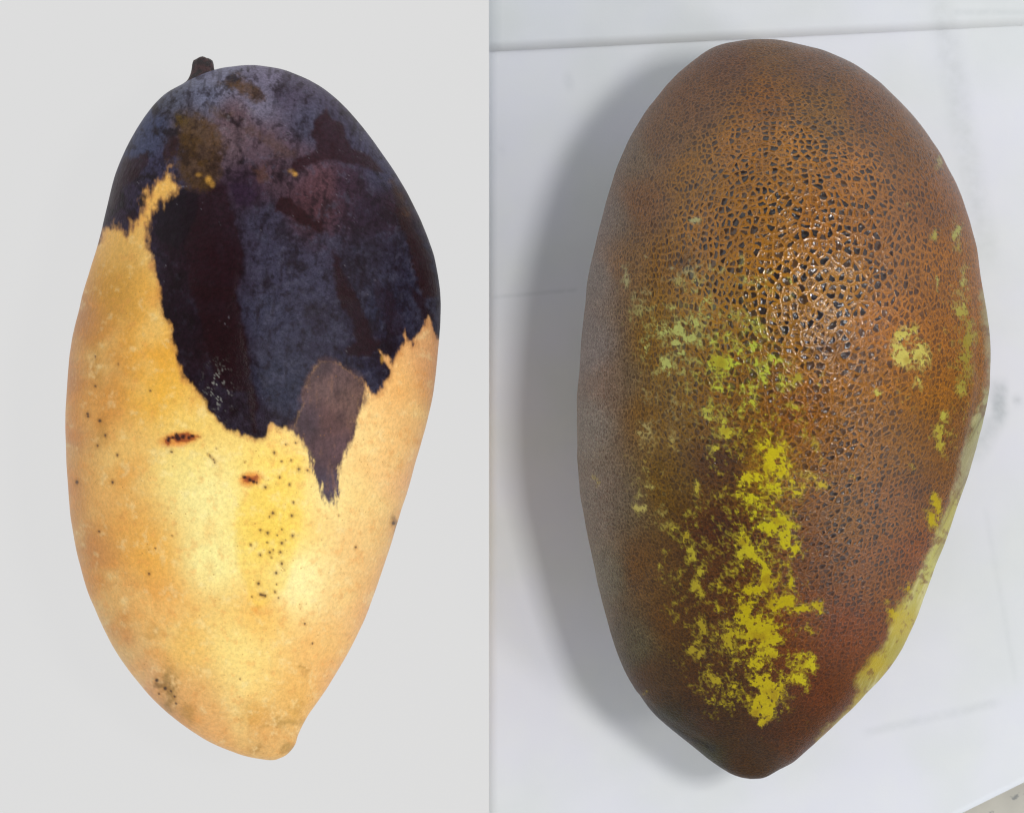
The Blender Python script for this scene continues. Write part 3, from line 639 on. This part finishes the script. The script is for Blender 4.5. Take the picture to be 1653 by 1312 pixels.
    Y2 = crop(*B2, [(375, 130, 12, 14, .8), (540, 90, 12, 28, .8), (690, 40, 24, 15, .7), (400, 215, 60, 36, .55), (450, 255, 25, 18, 1.1), (400, 280, 20, 16, 1.1), (370, 340, 22, 32, .9), (580, 345, 40, 36, 1.15), (550, 250, 15, 28, .9),
                    (700, 280, 18, 28, 1), (740, 370, 14, 40, .95), (775, 325, 18, 15, .9), (800, 410, 22, 40, 1), (860, 400, 20, 28, 1), (960, 405, 10, 25, .8), (730, 250, 28, 20, .7), (1275, 240, 22, 28, 1.05), (1265, 310, 25, 35, 1.1),
                    (1330, 310, 30, 40, 1.05), (1310, 215, 15, 15, .9), (1180, 447, 12, 12, .8), (1410, 290, 8, 16, .7), (1325, 410, 8, 16, .7), (1500, 150, 28, 60, .9), (1520, 240, 25, 50, .9), (1515, 330, 25, 60, 1), (1480, 440, 15, 35, .8),
                    (1415, 540, 10, 20, 1), (1475, 545, 10, 22, .9), (1400, 620, 14, 42, 1.05), (525, 520, 20, 32, .85), (600, 620, 30, 30, .85), (545, 675, 18, 20, .95), (780, 680, 28, 25, 1.15), (790, 705, 22, 20, 1.1), (745, 645, 14, 20, .9),
                    (850, 515, 12, 20, .6), (640, 430, 36, 12, .5), (480, 830, 14, 32, 1), (265, 890, 16, 22, 1), (390, 640, 15, 28, .7), (290, 600, 30, 38, .7), (930, 660, 22, 28, .75), (950, 800, 40, 22, .95), (880, 800, 40, 30, .85),
                    (860, 840, 20, 18, .95), (960, 720, 10, 28, .75), (1072, 765, 9, 9, 1), (800, 760, 50, 32, .9), (700, 790, 40, 30, .8), (650, 850, 20, 25, .7), (740, 870, 50, 25, .85), (780, 830, 25, 30, .95), (820, 920, 25, 20, 1),
                    (800, 960, 25, 25, 1.1), (830, 990, 22, 30, 1.15), (700, 930, 30, 25, .8), (660, 1020, 40, 20, .7), (1390, 880, 16, 40, 1.05), (1370, 930, 20, 25, 1.05), (320, 470, 25, 18, .5), (450, 930, 34, 30, .6), (400, 980, 40, 20, .5),
                    (300, 280, 16, 20, .6), (560, 440, 20, 10, .4), (1290, 740, 20, 15, .5), (900, 620, 40, 25, .55), (250, 150, 25, 60, .45), (500, 200, 60, 60, .35), (640, 200, 60, 60, .4), (1290, 450, 60, 60, .3), (100, 800, 10, 40, .5)])
    Y3 = crop(*B3, [(790, 30, 40, 30, 1), (820, 60, 28, 50, 1.1), (850, 120, 25, 30, .95), (650, 60, 30, 30, .7), (660, 130, 25, 22, .9), (620, 200, 25, 15, .55), (440, 60, 18, 42, .8), (465, 120, 15, 32, 1), (490, 190, 15, 22, 1.05), (475, 245, 10, 18, .95),
                    (720, 250, 30, 25, 1.1), (760, 230, 30, 15, .95), (700, 275, 18, 18, 1), (840, 240, 14, 40, .85), (820, 310, 35, 30, 1.15), (880, 335, 50, 13, 1.05), (945, 325, 20, 16, 1), (680, 340, 25, 25, .95), (680, 370, 35, 20, 1.05),
                    (740, 400, 42, 30, 1.15), (760, 450, 34, 30, 1.2), (775, 500, 22, 22, 1.15), (700, 420, 20, 18, .85), (500, 400, 12, 32, .8), (470, 480, 20, 25, 1), (495, 515, 18, 15, 1), (440, 400, 20, 15, .4), (890, 530, 32, 24, 1.15),
                    (910, 560, 22, 24, 1.1), (850, 600, 36, 20, 1.15), (800, 620, 36, 22, 1.1), (740, 620, 30, 25, 1.15), (760, 670, 45, 35, 1.3), (740, 710, 40, 25, 1.2), (740, 758, 20, 15, 1.05), (690, 670, 25, 15, .9), (620, 560, 20, 30, .55),
                    (530, 590, 26, 24, .75), (570, 600, 20, 12, .65), (640, 640, 34, 34, .6), (600, 690, 44, 30, .45), (700, 540, 34, 22, .7), (560, 460, 26, 34, .5), (1220, 340, 28, 40, 1), (1270, 250, 14, 20, 1), (900, 400, 30, 30, .6),
                    (580, 240, 34, 15, .55), (400, 430, 10, 12, .6), (620, 440, 50, 40, .45), (570, 320, 16, 16, .5), (280, 655, 22, 10, .6), (350, 180, 8, 40, .6)])
    yel = np.zeros(len(px))
    qx = px + 8 * fbm(px, py, 26, 151, 4, .7) + 2.5 * fbm(px, py, 7, 153, 2); qy = py + 8 * fbm(px, py, 26, 152, 4, .7) + 2.5 * fbm(px, py, 7, 154, 2)
    for x, y, rx, ry, a in Y1 + Y2 + Y3:
        rx, ry = rx / 2.36, ry / 2.36
        q = ((qx - x) / rx) ** 2 + ((qy - y) / ry) ** 2
        yel = np.maximum(yel, a * np.exp(-0.62 * q))
    speck = 0.55 * fbm(px * 1.0, py * .85, 17, 131, 4, .8) + 0.25 * fbm(px, py, 6, 132, 2, .7)
    band = np.exp(-(((px - 1215 - 0.02 * (py - 800)) / 85) ** 2)) * smooth(400, 620, py) * smooth(1200, 1080, py)
    band = np.maximum(band, .9 * np.exp(-(((px - 1110) / 70) ** 2 + ((py - 520) / 130) ** 2)))
    n5 = fbm(px, py, 8, 134, 3, .8); n30 = fbm(px, py * .8, 34, 135, 3, .7)
    yel = yel * (1 - 0.24 * np.exp(-(((py - 790) / 110) ** 2)) * smooth(1130, 1180, px) * smooth(1400, 1330, px))
    zone = np.maximum(band, 0)
    for x, y, rx, ry, a in [(1100, 560, 90, 150, .9), (1060, 760, 60, 120, .6), (1180, 470, 120, 50, .6), (1130, 960, 70, 150, .7), (1240, 1040, 80, 130, .55), (1550, 560, 30, 160, .7), (1480, 580, 50, 60, .5), (1520, 700, 30, 60, .5), (1150, 1080, 80, 80, .7)]:
        zone = np.maximum(zone, a * np.exp(-(((px - x) / rx) ** 2 + ((py - y) / ry) ** 2)))
    zone = np.clip(np.maximum(zone, yel * 0.9), 0, 1)
    f = yel * 0.70 + (0.25 + 0.75 * zone) * (0.46 * fbm(px, py * .85, 17, 131, 4, .8) + 0.46 * n5 + 0.18 * n30) + 0.33 * zone - 0.10
    f = f - 0.45 * smooth(0.22, 0.55, fbm(px, py, 9, 136, 3, .7)) * smooth(1.4, 0.5, yel)
    ymask = smooth(0.36, 0.66, f)
    faint = smooth(0.12, 0.5, f) * (1 - ymask)
    yc = blend_points(px, py, [(1170, 590, (188, 188, 44)), (1100, 550, (186, 182, 78)), (1250, 740, (196, 180, 20)), (1250, 820, (190, 184, 24)), (1270, 860, (188, 176, 20)), (1240, 980, (180, 164, 10)), (1240, 1120, (184, 166, 4)),
                               (1290, 1070, (188, 176, 14)), (1470, 570, (206, 186, 70)), (1120, 870, (170, 158, 40)), (1050, 690, (166, 148, 80)), (1030, 820, (176, 164, 90)), (1040, 410, (176, 162, 92)), (1120, 1050, (158, 140, 30)),
                               (1520, 700, (176, 164, 50)), (1560, 580, (150, 130, 30)), (1550, 400, (170, 160, 70)), (1320, 770, (190, 168, 50)), (1500, 820, (176, 158, 16)), (1440, 980, (176, 152, 20))], 60)
    up = smooth(780, 600, py)[:, None]
    yc = yc * (np.array([0.90, 0.88, 0.85]) * (1 - up) + np.array([0.80, 0.88, 1.5]) * up)
    yc = over(yc, (136, 104, 14), 0.55 * smooth(0.0, 0.8, fbm(px, py, 22, 133, 3)))
    # pale flank along the lower right edge
    fl = crop(*B3, [(1350, 60), (1372, -20)]) + crop(*B2, [(1385, 950), (1415, 870), (1440, 780), (1462, 690), (1490, 600), (1530, 500), (1550, 420), (1556, 330), (1552, 200), (1548, 60), (1600, 0), (1700, 300), (1700, 900)]) + \
         crop(*B3, [(1600, 0), (1400, 500), (1100, 900), (900, 900), (915, 860), (960, 800), (1020, 735), (1060, 690), (1072, 650), (1066, 600), (1100, 540), (1150, 470), (1178, 430), (1190, 370), (1195, 330), (1240, 290), (1280, 220), (1320, 140)])
    fd = sdf(px, py, fl) - 8 * smooth(1180, 1100, py) + 9 * fbm(px, py, 30, 141, 5, .8)
    FL = smooth(-7, 9, fd)
    fc = blend_points(px, py, [(1580, 560, (160, 146, 124)), (1570, 660, (168, 166, 134)), (1550, 760, (164, 156, 138)), (1520, 830, (170, 162, 96)), (1490, 900, (176, 172, 110)), (1470, 960, (172, 164, 96)), (1450, 1000, (176, 158, 60)),
                               (1410, 1070, (170, 150, 30)), (1440, 1050, (160, 148, 66)), (1380, 1120, (158, 138, 48)), (1340, 1170, (150, 134, 66)), (1400, 1110, (150, 138, 70))], 40)
    # coordinates along / across the flank for its long streaks
    al = px * (-0.42) + py * 0.91; ac = px * 0.91 + py * 0.42
    sk = fbm(ac * 3.0, al * 0.35, 26, 143, 4, .7)
    fc = over(fc, (206, 200, 176), 0.55 * smooth(0.1, 0.8, sk)); fc = over(fc, (112, 88, 64), 0.55 * smooth(0.15, 0.8, -sk) * smooth(1000, 850, py))
    fc = over(fc, (112, 72, 34), 0.75 * smooth(0.15, 0.55, fbm(px, py, 16, 145, 4, .75)))
    fc = fc * np.array([1.0, 1.0, 0.72]) * (0.72 + 0.30 * smooth(700, 900, py))[:, None] * np.array([1.0, 0.98, 0.85])
    return rc, pc, yc, net, ymask, faint, fc, FL

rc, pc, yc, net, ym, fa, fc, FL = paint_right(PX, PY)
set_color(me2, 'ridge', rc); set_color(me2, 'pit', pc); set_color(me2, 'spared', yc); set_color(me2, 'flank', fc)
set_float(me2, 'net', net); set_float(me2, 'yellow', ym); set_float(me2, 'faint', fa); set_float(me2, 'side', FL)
# warped skin coordinates: net cells are widest on the shoulder and tighten outwards
i0 = int(np.argmin((PX - 1320) ** 2 + (PY - 430) ** 2 + 10 * (ZZ < 0) * 1e4))
q = np.stack([-(UU - UU[i0]), WW - WW[i0], UU * 0], -1)
r = np.linalg.norm(q * np.stack([np.ones(len(q)), np.where(q[:, 1] > 0, 0.45, 0.9), np.ones(len(q))], -1), axis=1)
k = 1 + 1.05 * (1 - np.exp(-(r / 420) ** 1.6))
q = q * k[:, None]
a = me2.attributes.new('netco', 'FLOAT_VECTOR', 'POINT'); a.data.foreach_set('vector', q.astype(np.float32).ravel())

m = NT('mango_skin_netted')
p = m.pos(1 / S)
nc = m.attr('netco', 'Vector'); net = m.attr('net'); ym = m.attr('yellow'); fa = m.attr('faint'); fl = m.attr('side')
wv = m.noise(nc, 0.055, 3, 0.6, out=1)
wc = m.vmath('ADD', nc, m.vmath('SCALE', m.vmath('SUBTRACT', wv, (0.5, 0.5, 0.5)), scale=9.0))
SC = 1 / 14.5
ve = m.vor(wc, SC, 'DISTANCE_TO_EDGE', 1.0, '2D'); vf = m.vor(wc, SC, 'F1', 1.0, '2D')
ve2 = m.vor(m.vmath('ADD', wc, (31.0, 17.0, 5.0)), SC * 2.1, 'DISTANCE_TO_EDGE', 0.9, '2D')
rs = m.n('ShaderNodeSeparateColor'); m.put(rs.inputs[0], vf.outputs['Color'])
ra, rb = rs.outputs[0], rs.outputs[1]
lo = m.math('ADD', m.rng(ra, 0, 1, 0.06, 0.20), m.rng(m.noise(p, 0.16, 2), 0.3, 0.7, -0.06, 0.06))
hi = m.math('ADD', lo, 0.12)
cell = m.step(lo, hi, ve.outputs['Distance'])                # 1 inside a cell, 0 on the ridges of the net
# some cells are split by finer threads
split = m.math('MULTIPLY', m.step(0.14, 0.05, ve2.outputs['Distance']), m.step(0.66, 0.72, rb))
cell = m.math('MULTIPLY', cell, m.math('SUBTRACT', 1.0, m.math('MULTIPLY', split, 0.9)))
cell = m.math('MULTIPLY', cell, m.step(0.74, 0.50, vf.outputs['Distance']))
grain = m.noise(p, 0.32, 3, 0.7)
pitamt = m.math('MULTIPLY', cell, m.rng(net, 0.15, 0.85, 0.42, 1.0))
pitamt = m.math('MULTIPLY', pitamt, m.rng(rb, 0, 1.0, 1.2, 0.62), clamp=True)
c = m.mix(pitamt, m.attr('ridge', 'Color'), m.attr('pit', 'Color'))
g2 = m.math('SUBTRACT', m.math('MULTIPLY', grain, 2.0), 1.0)
c = m.scalecol(c, m.math('ADD', 1.0, m.math('MULTIPLY', g2, m.rng(net, 0.2, 0.9, 1.5, 0.7))))
# broad mottling
mo = m.noise(p, 0.045, 4, 0.65)
c = m.scalecol(c, m.rng(mo, 0.3, 0.7, 0.86, 1.14))
c = m.mix(m.math('MULTIPLY', fa, m.rng(cell, 0, 1, 0.75, 0.25)), c, m.attr('spared', 'Color'))
yn = m.step(0.25, 0.85, m.math('ADD', m.math('SUBTRACT', ym, m.math('MULTIPLY', cell, 0.14)), m.rng(m.noise(p, 0.2, 3, 0.7), 0.3, 0.7, -0.35, 0.35)))
ycol = m.scalecol(m.attr('spared', 'Color'), m.rng(grain, 0.25, 0.75, 0.85, 1.15))
c = m.mix(m.math('MULTIPLY', yn, 0.93), c, ycol)
fcol = m.scalecol(m.attr('flank', 'Color'), m.rng(grain, 0.25, 0.75, 0.86, 1.14))
c = m.mix(fl, c, fcol)
m.set(Base_Color=c, Roughness=0.42, Specular_IOR_Level=0.16)
flatf = m.math('SUBTRACT', 1.0, m.math('MAXIMUM', m.math('MULTIPLY', yn, 0.97), m.math('MULTIPLY', fl, 0.45)))
# ridges stand proud, each cell has a small wet dome at its bottom
dome = m.step(0.62, 0.0, vf.outputs['Distance'])
h = m.math('ADD', m.math('MULTIPLY', m.step(0.02, 0.26, ve.outputs['Distance']), -1.0), m.math('MULTIPLY', dome, 0.55))
h = m.math('SUBTRACT', h, m.math('MULTIPLY', m.step(0.02, 0.2, ve2.outputs['Distance']), 0.25))
h = m.math('MULTIPLY', h, m.rng(net, 0.15, 0.9, 0.30, 1.0))
h = m.math('ADD', h, m.math('MULTIPLY', grain, 0.22))
h = m.math('MULTIPLY', h, flatf)
m.set(Normal=m.bump(h, 0.00028, 1.0))
# wet varnish-like gloss: every cell bottom carries its own small highlight
m.put(m.b.inputs['Coat Weight'], m.math('MULTIPLY', m.rng(net, 0.25, 0.75, 0.06, 1.0), flatf))
m.put(m.b.inputs['Coat Roughness'], m.rng(m.noise(p, 0.03, 3), 0.3, 0.7, 0.06, 0.16))
hc = m.math('MULTIPLY', m.step(0.60, 0.0, vf.outputs['Distance']), m.rng(cell, 0, 1, 0.5, 1.0))
hc = m.math('ADD', hc, m.math('MULTIPLY', m.noise(p, 0.10, 3, 0.55), 1.3))
hc = m.math('ADD', hc, m.math('MULTIPLY', m.step(0.0, 0.2, ve.outputs['Distance']), -0.45))
m.put(m.b.inputs['Coat Normal'], m.bump(hc, 0.00014, 1.0))
me2.materials.append(m.m)
mango2 = bpy.data.objects.new('mango', me2); C.objects.link(mango2)
tag(mango2, 'brown mango with cracked netted skin and lime yellow patches, lying on white paper', 'mango')
